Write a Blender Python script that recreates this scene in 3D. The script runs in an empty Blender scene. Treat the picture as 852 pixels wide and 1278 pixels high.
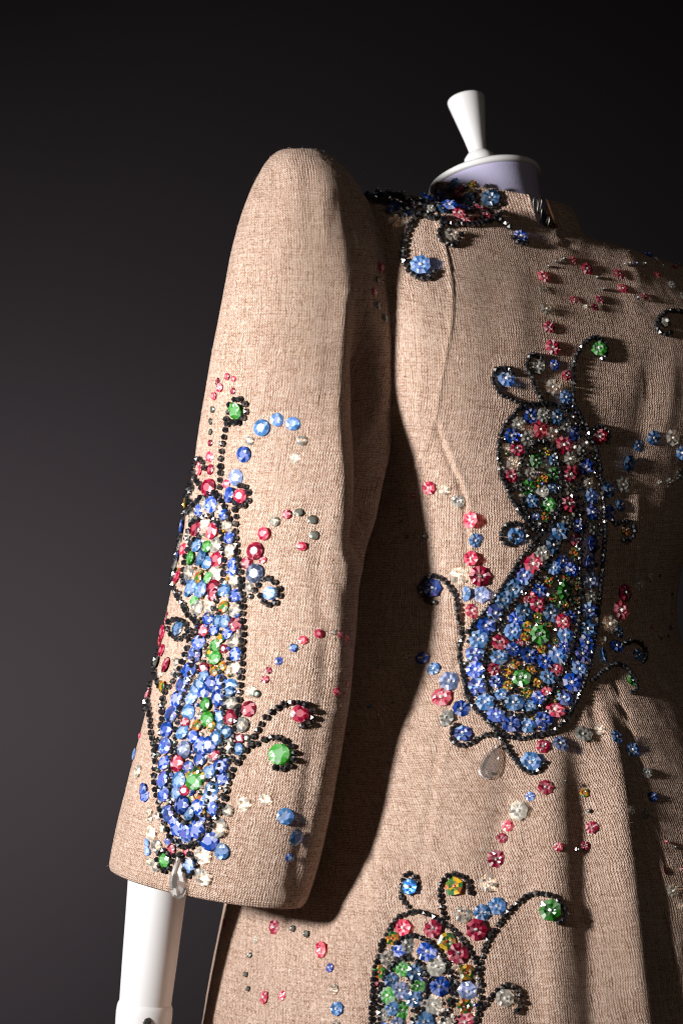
import bpy, bmesh, math, random
import numpy as np
from mathutils import Vector, Matrix, noise
from mathutils.bvhtree import BVHTree

random.seed(7)
sc = bpy.context.scene
C = sc.collection

# ---------------------------------------------------------------- scale, camera
# lengths below are in "units" u; one u is S metres (about 0.59 mm)
S = 1.0 / 1700.0
DIST = 4420.0            # camera distance in u
ZC = 1.22                # height of the camera above the floor in metres
CX, CY = 426.0, 639.0

cam_data = bpy.data.cameras.new('camera')
cam = bpy.data.objects.new('camera', cam_data)
C.objects.link(cam)
cam.location = (0, -DIST * S, ZC)
cam.rotation_euler = (math.radians(90), 0, 0)
cam_data.sensor_fit = 'VERTICAL'
cam_data.sensor_height = 36
cam_data.sensor_width = 24
cam_data.lens = 36 * DIST / 1278.0
cam_data.clip_end = 100
cam_data.dof.use_dof = True
cam_data.dof.focus_distance = (DIST - 270) * S
cam_data.dof.aperture_fstop = 9.0
sc.camera = cam

# ---------------------------------------------------------------- world and lamps
w = bpy.data.worlds.new('World')
sc.world = w
w.use_nodes = True
w.node_tree.nodes['Background'].inputs[0].default_value = (0.9, 0.85, 0.9, 1)
w.node_tree.nodes['Background'].inputs[1].default_value = 0.006


def area(name, loc, target, size, power, col, spread=180):
    d = bpy.data.lights.new(name, 'AREA')
    d.shape = 'DISK'
    d.size = size
    d.energy = power
    d.color = col
    d.spread = math.radians(spread)
    o = bpy.data.objects.new(name, d)
    C.objects.link(o)
    o.location = loc
    o.rotation_euler = (Vector(target) - Vector(loc)).to_track_quat('-Z', 'Y').to_euler()
    return o


KEY_A, KEY_D, KEY_E = math.radians(52), 2.5, math.radians(9.5)
area('key_light', (-KEY_D * math.sin(KEY_A) * math.cos(KEY_E), -0.1 - KEY_D * math.cos(KEY_A) * math.cos(KEY_E), ZC + KEY_D * math.sin(KEY_E)),
     (0.0, -0.1, ZC - 0.03), 0.28, 5.4, (1.0, 0.975, 0.96), 34)
area('fill_light', (0.9, -2.3, ZC + 0.9), (0.05, 0, ZC), 0.8, 0.26, (1.0, 0.84, 0.68), 60)
area('backdrop_light', (-1.25, 1.5, ZC - 0.55), (-0.50, 2.95, ZC - 0.27), 0.3, 3.4, (1.0, 0.92, 0.96), 70)

sc.view_settings.view_transform = 'Standard'
sc.view_settings.look = 'None'
sc.view_settings.exposure = 0.0
sc.view_settings.gamma = 1.0
sc.render.engine = 'CYCLES'
sc.cycles.use_denoising = True
sc.cycles.denoising_prefilter = 'ACCURATE'
sc.cycles.filter_width = 1.1
sc.cycles.max_bounces = 10
sc.cycles.transmission_bounces = 8
sc.cycles.sample_clamp_indirect = 4.0
sc.cycles.caustics_refractive = True
sc.cycles.caustics_reflective = False


# ---------------------------------------------------------------- helpers
def P(px, py, Y=0.0):
    k = (DIST + Y) / DIST
    return Vector(((px - CX) * k * S, Y * S, ZC + (CY - py) * k * S))


def to_px(v):
    """front-view coordinates (u) of world points, numpy (n,3)"""
    k = (DIST + v[:, 1] / S) / DIST
    return np.stack([v[:, 0] / S / k + CX, CY - (v[:, 2] - ZC) / S / k], 1)


def empty(name, loc, parent=None):
    o = bpy.data.objects.new(name, None)
    C.objects.link(o)
    o.location = loc
    o.empty_display_size = 0.05
    if parent:
        o.parent = parent
    return o


def link(name, me, parent=None):
    o = bpy.data.objects.new(name, me)
    C.objects.link(o)
    if parent:
        o.parent = parent
    return o


def mesh_from(name, verts, faces, mats, uv=None, smooth=True):
    me = bpy.data.meshes.new(name)
    me.from_pydata([tuple(v) for v in verts], [], faces)
    for m in mats:
        me.materials.append(m)
    if smooth:
        me.polygons.foreach_set('use_smooth', [True] * len(me.polygons))
    if uv is not None:
        ul = me.uv_layers.new(name='UVMap')
        idx = np.zeros(len(me.loops), dtype=np.int32)
        me.loops.foreach_get('vertex_index', idx)
        ul.data.foreach_set('uv', uv[idx].astype(np.float32).ravel())
    me.update()
    return me


def facets(me):
    """random tone painting glint and refraction into each facet; cut stone tables set paler"""
    a = me.attributes.new('facet', 'FLOAT', 'FACE')
    cut = me.name.startswith('cut_stone')
    v = []
    for p in me.polygons:
        r = math.hypot(p.center.x, p.center.y)
        if cut and r < .1:
            v.append(random.uniform(.5, 1.0))
        else:
            v.append(random.choice((.02, .2, .35, .5, .75, 1.0)) * (1.0 if not cut or r < .8 else .75))
    a.data.foreach_set('value', v)


class NT:
    """small helper for node graphs"""
    def __init__(self, name):
        self.m = bpy.data.materials.new(name)
        self.m.use_nodes = True
        self.t = self.m.node_tree
        self.b = self.t.nodes['Principled BSDF']

    def n(self, kind, **kw):
        nd = self.t.nodes.new(kind)
        for k, v in kw.items():
            setattr(nd, k, v)
        return nd

    def put(self, sock, v):
        if hasattr(v, 'is_output') or isinstance(v, bpy.types.NodeSocket):
            self.t.links.new(v, sock)
        else:
            sock.default_value = v

    def math(self, op, a, b=None, c=None):
        nd = self.n('ShaderNodeMath', operation=op)
        self.put(nd.inputs[0], a)
        if b is not None:
            self.put(nd.inputs[1], b)
        if c is not None:
            self.put(nd.inputs[2], c)
        return nd.outputs[0]

    def noise(self, vec, scale, detail=2.0, rough=0.5):
        nd = self.n('ShaderNodeTexNoise')
        self.put(nd.inputs['Vector'], vec)
        nd.inputs['Scale'].default_value = scale
        nd.inputs['Detail'].default_value = detail
        nd.inputs['Roughness'].default_value = rough
        return nd.outputs['Fac']

    def xyz(self, x, y, z=0.0):
        nd = self.n('ShaderNodeCombineXYZ')
        for i, v in enumerate((x, y, z)):
            self.put(nd.inputs[i], v)
        return nd.outputs[0]

    def ramp(self, fac, stops):
        nd = self.n('ShaderNodeValToRGB')
        self.put(nd.inputs[0], fac)
        e = nd.color_ramp.elements
        while len(e) < len(stops):
            e.new(0.5)
        for el, (p, c) in zip(e, stops):
            el.position = p
            el.color = (*c, 1)
        return nd.outputs[0]


# ---------------------------------------------------------------- materials
def linen_material():
    g = NT('linen_weave')
    uvn = g.n('ShaderNodeUVMap')
    sep = g.n('ShaderNodeSeparateXYZ')
    g.t.links.new(uvn.outputs[0], sep.inputs[0])
    u, v = sep.outputs[0], sep.outputs[1]          # metres along the cloth
    pitch = 3.1 * S
    # wander of the threads
    wob = g.noise(uvn.outputs[0], 90.0, 3.0)
    wob2 = g.noise(g.xyz(v, u, 3.1), 70.0, 3.0)
    fu = g.math('ADD', g.math('MULTIPLY', u, 1 / pitch), g.math('MULTIPLY', wob, 2.2))
    fv = g.math('ADD', g.math('MULTIPLY', v, 1 / pitch), g.math('MULTIPLY', wob2, 2.2))
    # over-under of a plain weave
    su = g.math('SINE', g.math('MULTIPLY', fu, math.pi * 2))
    sv = g.math('SINE', g.math('MULTIPLY', fv, math.pi * 2))
    chk = g.math('MULTIPLY', su, sv)
    # single thick and thin threads both ways
    nu = g.noise(g.xyz(g.math('MULTIPLY', fu, 1.0), g.math('MULTIPLY', fv, 0.06), 0.0), 1.0, 2.0, 0.6)
    nv = g.noise(g.xyz(g.math('MULTIPLY', fu, 0.06), g.math('MULTIPLY', fv, 1.0), 7.0), 1.0, 2.0, 0.6)
    grain = g.noise(g.xyz(fu, fv, 2.0), 1.25, 1.0, 0.6)
    h = g.math('ADD', g.math('ADD', g.math('MULTIPLY', su, 0.20), g.math('MULTIPLY', sv, 0.13)),
               g.math('ADD', g.math('MULTIPLY', chk, 0.26),
                      g.math('ADD', g.math('MULTIPLY', nu, 0.6), g.math('ADD', g.math('MULTIPLY', nv, 0.5), g.math('MULTIPLY', grain, 1.1)))))
    # h is about 0.5 .. 1.5
    col = g.ramp(g.math('MULTIPLY', h, 0.60), [(0.28, (0.11, 0.044, 0.020)), (0.51, (0.38, 0.230, 0.159)),
                                                (0.69, (0.60, 0.432, 0.343)), (0.90, (0.80, 0.635, 0.530))])
    big = g.noise(uvn.outputs[0], 14.0, 3.0)
    mx = g.n('ShaderNodeMix', data_type='RGBA', blend_type='MULTIPLY')
    mx.inputs['Factor'].default_value = 1.0
    g.t.links.new(col, mx.inputs['A'])
    g.t.links.new(g.ramp(big, [(0.3, (0.93, 0.92, 0.91)), (0.7, (1.0, 1.0, 1.0))]), mx.inputs['B'])
    g.t.links.new(mx.outputs['Result'], g.b.inputs['Base Color'])
    g.b.inputs['Roughness'].default_value = 0.9
    g.b.inputs['Specular IOR Level'].default_value = 0.12
    g.b.inputs['Sheen Weight'].default_value = 0.06
    g.b.inputs['Sheen Roughness'].default_value = 0.5
    bp = g.n('ShaderNodeBump')
    bp.inputs['Strength'].default_value = 1.0
    bp.inputs['Distance'].default_value = 0.0009
    g.t.links.new(h, bp.inputs['Height'])
    g.t.links.new(bp.outputs[0], g.b.inputs['Normal'])
    return g.m


def simple(name, col, rough, spec=0.5, **kw):
    g = NT(name)
    g.b.inputs['Base Color'].default_value = (*col, 1)
    g.b.inputs['Roughness'].default_value = rough
    g.b.inputs['Specular IOR Level'].default_value = spec
    for k, v in kw.items():
        g.b.inputs[k.replace('_', ' ')].default_value = v
    return g


LINEN = linen_material()


def glass(name, col, clear=0.35, rough=0.3, film=0.0, vary=0.2, hues=None):
    """cut crystal: part of the light goes straight through, part comes back coloured, pale and deep facet tones paint in sparkle"""
    g = NT(name)
    oi = g.n('ShaderNodeObjectInfo')
    at = g.n('ShaderNodeAttribute', attribute_name='facet')
    rnd, fac = oi.outputs['Random'], at.outputs['Fac']
    if hues:
        mix = g.math('FRACT', g.math('ADD', fac, g.math('MULTIPLY', rnd, 7.31)))
    else:
        cl = g.n('ShaderNodeClamp')
        g.put(cl.inputs[0], g.math('ADD', fac, g.math('MULTIPLY', g.math('SUBTRACT', rnd, 0.5), 0.4)))
        mix = cl.outputs[0]
    hsv = g.n('ShaderNodeHueSaturation')
    if hues:
        g.t.links.new(g.ramp(mix, hues), hsv.inputs['Color'])
    else:
        hsv.inputs['Color'].default_value = (*col, 1)
    g.put(hsv.inputs['Value'], g.math('ADD', 0.34 - vary, g.math('ADD', g.math('MULTIPLY', rnd, 2 * vary), g.math('MULTIPLY', mix, 1.45))))
    if not hues:
        g.put(hsv.inputs['Saturation'], g.math('SUBTRACT', 1.12, g.math('MULTIPLY', g.math('POWER', mix, 2.0), 0.85)))
    g.t.links.new(hsv.outputs[0], g.b.inputs['Base Color'])
    g.b.inputs['Roughness'].default_value = rough
    g.b.inputs['IOR'].default_value = 1.6
    g.b.inputs['Specular IOR Level'].default_value = 0.8
    g.b.inputs['Coat Weight'].default_value = 0.8
    g.b.inputs['Coat Roughness'].default_value = 0.12
    g.b.inputs['Coat IOR'].default_value = 1.85
    if film:
        g.b.inputs['Thin Film Thickness'].default_value = film
        g.b.inputs['Thin Film IOR'].default_value = 1.9
    tr = g.n('ShaderNodeBsdfTransparent')
    hs2 = g.n('ShaderNodeHueSaturation')
    g.t.links.new(hsv.outputs[0], hs2.inputs['Color'])
    hs2.inputs['Value'].default_value = 1.1 if not clear > 0.5 else 1.05
    g.t.links.new(hs2.outputs[0], tr.inputs[0])
    ms = g.n('ShaderNodeMixShader')
    g.put(ms.inputs[0], g.math('MULTIPLY', clear, g.math('ADD', 0.55, g.math('MULTIPLY', mix, 0.9))))
    g.t.links.new(g.b.outputs[0], ms.inputs[1])
    g.t.links.new(tr.outputs[0], ms.inputs[2])
    g.t.links.new(ms.outputs[0], g.t.nodes['Material Output'].inputs[0])
    return g.m


GEM = {
    'R': glass('rose_crystal', (0.66, 0.06, 0.12), 0.38),
    'B': glass('sapphire_crystal', (0.020, 0.10, 0.56), 0.36),
    'L': glass('light_blue_crystal', (0.14, 0.34, 0.68), 0.48),
    'W': glass('pale_blue_crystal', (0.34, 0.43, 0.70), 0.55),
    'C': glass('clear_crystal', (0.80, 0.78, 0.72), 0.72, vary=0.1),
    'G': glass('green_crystal', (0.08, 0.44, 0.06), 0.36),
    'V': glass('violet_blue_crystal', (0.14, 0.18, 0.72), 0.35, film=420,
               hues=[(0.0, (0.02, 0.06, 0.36)), (0.4, (0.07, 0.17, 0.55)), (0.7, (0.17, 0.15, 0.50)), (0.85, (0.35, 0.55, 0.75))]),
    'A': glass('iridescent_crystal', (0.16, 0.22, 0.05), 0.25, film=520, vary=0.3,
               hues=[(0.0, (0.012, 0.10, 0.07)), (0.35, (0.05, 0.26, 0.03)), (0.65, (0.42, 0.05, 0.02)), (0.9, (0.48, 0.30, 0.015))]),
    'K': glass('smoky_crystal', (0.13, 0.12, 0.09), 0.3, film=350),
}
SEED = glass('silver_seed_bead', (0.85, 0.82, 0.78), 0.25, 0.15)
SEED_RED = glass('amber_red_seed_bead', (0.75, 0.12, 0.06), 0.25, 0.15, film=480)
_jet = simple('jet_bead', (0.006, 0.006, 0.008), 0.33, 0.9, Coat_Weight=1.0, Coat_Roughness=0.16, Coat_IOR=1.8)
JET = _jet.m
WHITE = simple('white_lacquer', (0.84, 0.83, 0.83), 0.38, 0.4).m
_lav = simple('lavender_jersey', (0.50, 0.47, 0.66), 0.85, 0.2)
_tc = _lav.n('ShaderNodeTexCoord')
_bp = _lav.n('ShaderNodeBump')
_bp.inputs['Strength'].default_value = 0.25
_bp.inputs['Distance'].default_value = 0.0006
_lav.t.links.new(_lav.noise(_tc.outputs['Object'], 900, 2), _bp.inputs['Height'])
_lav.t.links.new(_bp.outputs[0], _lav.b.inputs['Normal'])
LAVENDER = _lav.m
STEEL = simple('dull_steel', (0.22, 0.21, 0.19), 0.42, 0.5, Metallic=1.0).m
DARK = simple('slot_shade', (0.02, 0.02, 0.02), 0.6).m
_bd = simple('backdrop_paper', (0.075, 0.067, 0.071), 0.95, 0.1)
_btc = _bd.n('ShaderNodeTexCoord')
_bd.t.links.new(_bd.ramp(_bd.noise(_btc.outputs['Object'], 1.2, 4), [(0.3, (0.070, 0.0625, 0.066)), (0.7, (0.080, 0.072, 0.076))]),
                _bd.b.inputs['Base Color'])
BACKDROP = _bd.m

# ---------------------------------------------------------------- backdrop
bm = bmesh.new()
N = 24
prof = []
for i in range(N + 1):                         # paper roll: vertical, then a sweep onto the floor
    a = i / N * math.pi / 2
    prof.append((3.0 - 0.9 * (1 - math.cos(a)) if False else 2.1 + 0.9 * math.sin(a), 0.9 - 0.9 * math.cos(a)))
prof = [(-1.0, 0.0)] + prof + [(3.0, 4.2)]
vs = [[bm.verts.new((x, y, z)) for (y, z) in prof] for x in (-4.5, 4.5)]
for i in range(len(prof) - 1):
    bm.faces.new((vs[0][i], vs[1][i], vs[1][i + 1], vs[0][i + 1]))
me = bpy.data.meshes.new('backdrop')
bm.to_mesh(me)
bm.free()
me.materials.append(BACKDROP)
for p in me.polygons:
    p.use_smooth = True
o = link('backdrop', me)
o['kind'] = 'structure'
o['label'] = 'dark grey studio paper backdrop behind the coat'

# ---------------------------------------------------------------- coat: cloth surfaces
PHI = math.radians(33)                          # the back is turned 33 degrees away from the lens
PC, PS = math.cos(PHI), math.sin(PHI)


def smooth_rows(keys, step):
    k = np.array(keys, float)
    ys = np.arange(k[0, 0], k[-1, 0] + 0.01, step)
    out = np.zeros((len(ys), k.shape[1]))
    out[:, 0] = ys
    x = k[:, 0]
    for c in range(1, k.shape[1]):              # monotone cubic
        y = k[:, c]
        h = np.diff(x)
        d = np.diff(y) / h
        m = np.zeros(len(x))
        m[0], m[-1] = d[0], d[-1]
        for i in range(1, len(x) - 1):
            if d[i - 1] * d[i] > 0:
                w1, w2 = 2 * h[i] + h[i - 1], h[i] + 2 * h[i - 1]
                m[i] = (w1 + w2) / (w1 / d[i - 1] + w2 / d[i])
        i = np.clip(np.searchsorted(x, ys, side='right') - 1, 0, len(x) - 2)
        t = (ys - x[i]) / h[i]
        out[:, c] = ((2 * t**3 - 3 * t**2 + 1) * y[i] + (t**3 - 2 * t**2 + t) * h[i] * m[i]
                     + (-2 * t**3 + 3 * t**2) * y[i + 1] + (t**3 - t**2) * h[i] * m[i + 1])
    return out


def catmull(pts, step=2.0):
    p = np.array(pts, float)
    if len(p) < 3:
        n = max(2, int(np.linalg.norm(p[-1] - p[0]) / step))
        return np.stack([p[0] + (p[-1] - p[0]) * t for t in np.linspace(0, 1, n)])
    q = np.vstack([2 * p[0] - p[1], p, 2 * p[-1] - p[-2]])
    out = []
    for i in range(1, len(q) - 2):
        n = max(2, int(np.linalg.norm(q[i + 1] - q[i]) / step))
        for t in np.linspace(0, 1, n, endpoint=False):
            out.append(0.5 * (2 * q[i] + (q[i + 1] - q[i - 1]) * t + (2 * q[i - 1] - 5 * q[i] + 4 * q[i + 1] - q[i + 2]) * t * t
                              + (3 * q[i] - q[i - 1] - 3 * q[i + 1] + q[i + 2]) * t**3))
    out.append(p[-1])
    return np.array(out)


def dist_line(xy, line):
    """distance, signed side and position 0..1 along a polyline, vectorised"""
    best = np.full(len(xy), 1e9)
    side = np.zeros(len(xy))
    pos = np.zeros(len(xy))
    n = len(line) - 1
    for i in range(n):
        a, b = line[i], line[i + 1]
        d = b - a
        L2 = max((d * d).sum(), 1e-9)
        t = np.clip(((xy - a) @ d) / L2, 0, 1)
        q = a + t[:, None] * d
        r = xy - q
        dd = np.hypot(r[:, 0], r[:, 1])
        m = dd < best
        best[m] = dd[m]
        s = d[0] * r[:, 1] - d[1] * r[:, 0]
        side[m] = np.sign(s[m])
        pos[m] = (i + t[m]) / n
    return best, side, pos


def grid_faces(nr, nc, wrap=True):
    f = []
    for r in range(nr - 1):
        b0, b1 = r * nc, (r + 1) * nc
        for c in range(nc if wrap else nc - 1):
            d = (c + 1) % nc
            f.append((b0 + c, b1 + c, b1 + d, b0 + d))
    return f


def grid_normals(V):
    du = np.roll(V, -1, 1) - np.roll(V, 1, 1)
    dv = np.gradient(V, axis=0)
    n = np.cross(dv, du)
    n /= np.maximum(np.linalg.norm(n, axis=2, keepdims=True), 1e-12)
    return n


def fbm(pts, sx, sy, sz, oct=2):
    return np.array([noise.fractal((p[0] * sx, p[1] * sy, p[2] * sz), 1.0, 2.0, oct) for p in pts])


# --- body of the coat: sections around the torso
#  y, centre x, half width, half depth, side tilt, back pitch, roundness, turn in degrees
BODY = [
    (279, 644, 97, 88, 0.15, 0.15, 0.94, 33), (280.5, 646, 128, 92, 0.15, 0.15, 0.92, 33), (282.5, 648, 170, 95, 0.15, 0.15, 0.88, 33), (286, 651.46, 204, 99, 0.15, 0.15, 0.82, 32),
    (293, 655.6, 226, 103, 0.15, 0.14, 0.76, 30), (310, 656.7, 238, 109, 0.14, 0.12, 0.64, 29.5), (340, 660.17, 250, 121, 0.12, 0.1, 0.56, 28.5), (400, 663.13, 262, 148, 0.1, 0.06, 0.5, 28),
    (500, 661.08, 258, 174, 0.05, 0.02, 0.5, 28), (600, 641.4, 228, 180, 0.02, 0, 0.58, 29.5), (660, 626.92, 226, 200, 0.01, 0, 0.74, 31), (740, 611, 231, 214, 0, 0, 0.88, 33),
    (800, 602, 245, 240, 0, 0, 0.94, 33), (850, 604, 268, 270, 0, 0, 0.94, 33), (900, 612, 298, 300, 0, 0, 0.94, 33), (1000, 636, 334, 335, 0, 0, 0.94, 33), (1100, 656, 368, 355, 0, 0, 0.94, 33),
    (1200, 665, 402, 368, 0, 0, 0.94, 33), (1278, 670, 424, 378, 0, 0, 0.94, 33), (1500, 690, 490, 408, 0, 0, 0.94, 33)]
rows = smooth_rows(BODY, 3.0)
top = smooth_rows(BODY[:6], 0.75)
rows = np.vstack([top[top[:, 0] < 306], rows[rows[:, 0] >= 306]])
NC = 380
ang = np.linspace(0, 2 * math.pi, NC, endpoint=False) - math.pi / 2     # seam of the grid at centre front
ca, sa = np.cos(ang), np.sin(ang)
lft = rows[:, 2:3] * np.sign(ca) * np.abs(ca) ** rows[:, 6:7]
bck = rows[:, 3:4] * np.sign(sa) * np.abs(sa) ** rows[:, 6:7]
RC, RS = np.cos(np.radians(rows[:, 7:8])), np.sin(np.radians(rows[:, 7:8]))
X = (rows[:, 1:2] - CX) - RC * lft + RS * bck
Y = -RS * lft - RC * bck
Z = (CY - rows[:, 0:1]) + rows[:, 4:5] * lft - rows[:, 5:6] * bck
BV = np.stack([X * S, Y * S, ZC + Z * S], 2)
flat = BV.reshape(-1, 3)
px = to_px(flat)
nrm = grid_normals(BV).reshape(-1, 3)
if (nrm[len(nrm) // 2 + NC // 2] @ (flat[len(nrm) // 2 + NC // 2] - np.array([(611 - CX) * S, 0, flat[len(nrm) // 2 + NC // 2][2]]))) < 0:
    nrm = -nrm
near = np.clip(-nrm[:, 1] * 3 + 0.3, 0, 1)      # only the side seen here carries the measured folds
disp = np.zeros(len(flat))


def fold(line, width, amp, grow=0.25, fade=0.25, target=None):
    """a soft ridge (+) or valley (-) in the cloth along a line"""
    L = catmull(line, 12)
    d, s, t = dist_line(px, L)
    e = np.exp(-(d / width) ** 2) * np.clip(t / max(grow, 1e-3), 0, 1) * np.clip((1 - t) / max(fade, 1e-3), 0, 1)
    return amp * e * near


# skirt: deep folds that open from the waist
disp += fold([(716, 850), (722, 930), (727, 1010), (731, 1100), (738, 1200), (746, 1330), (752, 1480)], 16, -7, .25, .05)
disp += fold([(690, 880), (688, 960), (690, 1060), (690, 1180), (688, 1330), (688, 1480)], 24, 9, .2, .05)
disp += fold([(752, 870), (768, 960), (778, 1060), (790, 1180), (806, 1330), (815, 1480)], 20, 11, .2, .05)
disp += fold([(750, 815), (772, 890), (790, 960), (806, 1040), (822, 1120), (842, 1220), (860, 1330)], 10, -4, .25, .1)
disp += fold([(735, 860), (745, 905), (757, 950)], 7, -5, .3, .3)
disp += fold([(640, 955), (628, 1000), (618, 1080), (612, 1160)], 17, -6, .3, .4)
disp += fold([(655, 1150), (664, 1200), (668, 1290), (670, 1480)], 20, -6, .3, .1)
disp += fold([(620, 1180), (626, 1290), (630, 1480)], 18, 4, .3, .1)
disp += fold([(345, 1100), (332, 1180), (322, 1278), (312, 1480)], 34, -4, .2, .05)
disp += fold([(440, 1060), (428, 1180), (418, 1290), (410, 1480)], 40, 9, .3, .05)
disp += fold([(500, 960), (482, 1060), (470, 1150), (455, 1290), (440, 1480)], 16, 4, .3, .05)
disp += fold([(295, 1120), (284, 1200), (275, 1290)], 14, 4, .3, .1)
# back: pulled folds between the shoulder blades and the waist
disp += fold([(762, 400), (768, 450), (771, 510), (772, 560)], 9, -2.25, .3, .4)
disp += fold([(752, 430), (755, 500), (764, 590), (768, 660)], 8, 1.6, .3, .3)
disp += fold([(812, 440), (802, 500), (792, 560), (787, 640)], 10, -2.25, .3, .3)
disp += fold([(840, 420), (836, 500), (826, 580)], 11, 1.5, .3, .3)
disp += fold([(795, 420), (788, 500), (780, 570)], 10, 1.5, .3, .3)
disp += fold([(785, 560), (794, 630), (797, 700), (790, 760)], 8, 2, .3, .4)
disp += fold([(760, 330), (776, 380), (784, 430)], 9, -1.5, .3, .4)
disp += fold([(775, 305), (790, 330), (800, 380)], 10, 2, .3, .5)
disp += fold([(730, 300), (742, 330), (752, 380)], 9, -1.5, .3, .5)
disp += fold([(690, 335), (706, 370), (712, 410)], 7, -1.25, .3, .4)
disp += fold([(640, 330), (650, 420), (640, 500)], 16, 1.25, .3, .4)
disp += fold([(600, 330), (612, 400), (606, 480)], 12, -1, .3, .4)
disp += fold([(536, 640), (528, 740), (530, 820)], 22, -2.5, .3, .4)
disp += fold([(520, 560), (512, 640), (510, 700)], 16, 2, .3, .4)
# seams: a pressed groove with a low ridge beside it
SEAMS = [
    ([(543, 262), (549, 290), (557, 322), (562, 355), (563, 390), (559, 425), (551, 470), (543, 520), (531, 560), (514, 590), (500, 612)], 1.0),
    ([(543, 528), (553, 558), (564, 585), (574, 608), (580, 635), (582, 670), (581, 715), (578, 770), (571, 830), (561, 880), (549, 925), (541, 975),
      (534, 1030), (526, 1085), (518, 1150), (508, 1230), (496, 1330)], -0.6),
    ([(698, 290), (708, 318), (718, 345), (727, 372), (732, 400), (735, 430), (737, 470), (738, 520), (738, 560), (740, 640), (742, 720), (748, 790),
      (758, 830), (770, 870), (785, 912), (800, 960), (814, 1015), (824, 1060), (834, 1110), (848, 1180), (868, 1280)], 1.0)]
for line, sg in SEAMS:
    L = catmull(line, 5)
    d, s, t = dist_line(px, L)
    sd = d * s * sg
    lead = line[0] == (543, 262)
    disp += near * (-(0.0 if lead else 3.2) * np.exp(-((sd + (4 if lead else 0)) / 1.8) ** 2) + (2.3 if lead else 1.8) * np.exp(-((sd - (0 if lead else 4.0)) / (2.2 if lead else 2.6)) ** 2))
disp += 1.6 * fbm(flat, 9, 9, 3.5, 3) + 0.45 * fbm(flat, 60, 60, 28, 2) + 0.25 * fbm(flat, 200, 200, 160, 1)
flat = flat + nrm * (disp * S)[:, None]
BV = flat.reshape(BV.shape)


def cloth_uv(V, c0):
    """lengths along the cloth in metres, counted from column c0"""
    seg = np.linalg.norm(np.roll(V, -1, 1) - V, axis=2)
    cum = np.concatenate([np.zeros((V.shape[0], 1)), np.cumsum(seg, 1)[:, :-1]], 1)
    u = cum - cum[:, c0:c0 + 1]
    vs_ = np.concatenate([[0], np.cumsum(np.linalg.norm(V[1:, c0] - V[:-1, c0], axis=1))])
    v = np.repeat(vs_[:, None], V.shape[1], 1)
    return np.stack([u, v], 2).reshape(-1, 2)


coat = empty('coat', P(640, 1500, 0))
coat['label'] = 'beige linen coat embroidered with crystal paisleys, worn by the mannequin'
coat['category'] = 'coat'
COAT_INV = Matrix.Translation(-coat.location)


def coat_part(name, me, parent=None):
    me.transform(COAT_INV)
    return link(name, me, parent or coat)


body_faces = grid_faces(BV.shape[0], NC)
body_bvh = BVHTree.FromPolygons([tuple(v) for v in flat], body_faces)
body = coat_part('body', mesh_from('body', flat, body_faces, [LINEN], cloth_uv(BV, NC // 2)))

# --- sleeve : y, left edge, right edge, depth of axis, half depth, hem tilt
SLEEVE = [
    (187.5, 356, 390, -165, 12.96, 0, 0), (189, 349, 401, -165, 30.24, 0, 0), (193, 341.95, 410, -165, 43.2, 0, 0), (201, 333.83, 421, -165, 56.16, 0, 0), (215, 324.62, 435, -166, 66.96, 0, 0),
    (240, 312.25, 452, -166, 77.76, 0, -0.02), (270, 300.8, 467, -159, 90.44, 0, -0.05), (310, 290.2, 481, -161, 96.16, 0, -0.08), (360, 280.45, 493, -164, 98.45, 0, -0.1), (420, 269, 499, -168, 98.45, 0, -0.09),
    (480, 258, 497, -174, 96.16, 0, 0), (560, 244, 487, -184, 92.73, 0, 0.2), (640, 230, 470, -200, 84.24, 0, 0.37), (690, 221, 456, -208, 83.16, 0, 0.43),
    (740, 211, 447, -219, 83.16, 1, 0.47), (820, 196, 441, -239, 84.24, 3, 0.47), (900, 178, 430, -251, 86.4, 6, 0.47), (1000, 153, 411, -260, 90.72, 10, 0.47),
    (1060, 139, 397, -250, 92.88, 13, 0.47), (1108, 131, 381, -240, 95.04, 16, 0.47)]
srow = smooth_rows(SLEEVE, 3.0)
stop = smooth_rows(SLEEVE[:7], 0.75)
srow = np.vstack([stop[stop[:, 0] < 240], srow[srow[:, 0] >= 240]])
NS = 260
sang = np.linspace(0, 2 * math.pi, NS, endpoint=False) + math.pi / 2   # column 0 at the far side
sca, ssa = np.cos(sang), np.sin(sang)


def sleeve_grid(r, shrink=0.0):
    kk = (DIST + r[:, 3:4]) / DIST
    hw = (r[:, 2:3] - r[:, 1:2]) / 2 * kk - shrink
    cx = ((r[:, 2:3] + r[:, 1:2]) / 2 - CX) * kk
    X = cx + hw * sca
    Yd = r[:, 3:4] + (r[:, 4:5] - shrink) * ssa - r[:, 6:7] * hw * sca
    Z = (CY - r[:, 0:1]) * kk - r[:, 5:6] * sca + 0.5 * r[:, 5:6] * ssa * 0.6
    return np.stack([X * S, Yd * S, ZC + Z * S], 2)


SV = sleeve_grid(srow)
sfl = SV.reshape(-1, 3)
px = to_px(sfl)
nrm = grid_normals(SV).reshape(-1, 3)
mid = SV.shape[0] // 2 * NS + NS // 2
if nrm[mid][1] > 0:
    nrm = -nrm
near = np.clip(-nrm[:, 1] * 3 + 0.4, 0, 1)
disp = np.zeros(len(sfl))
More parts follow.
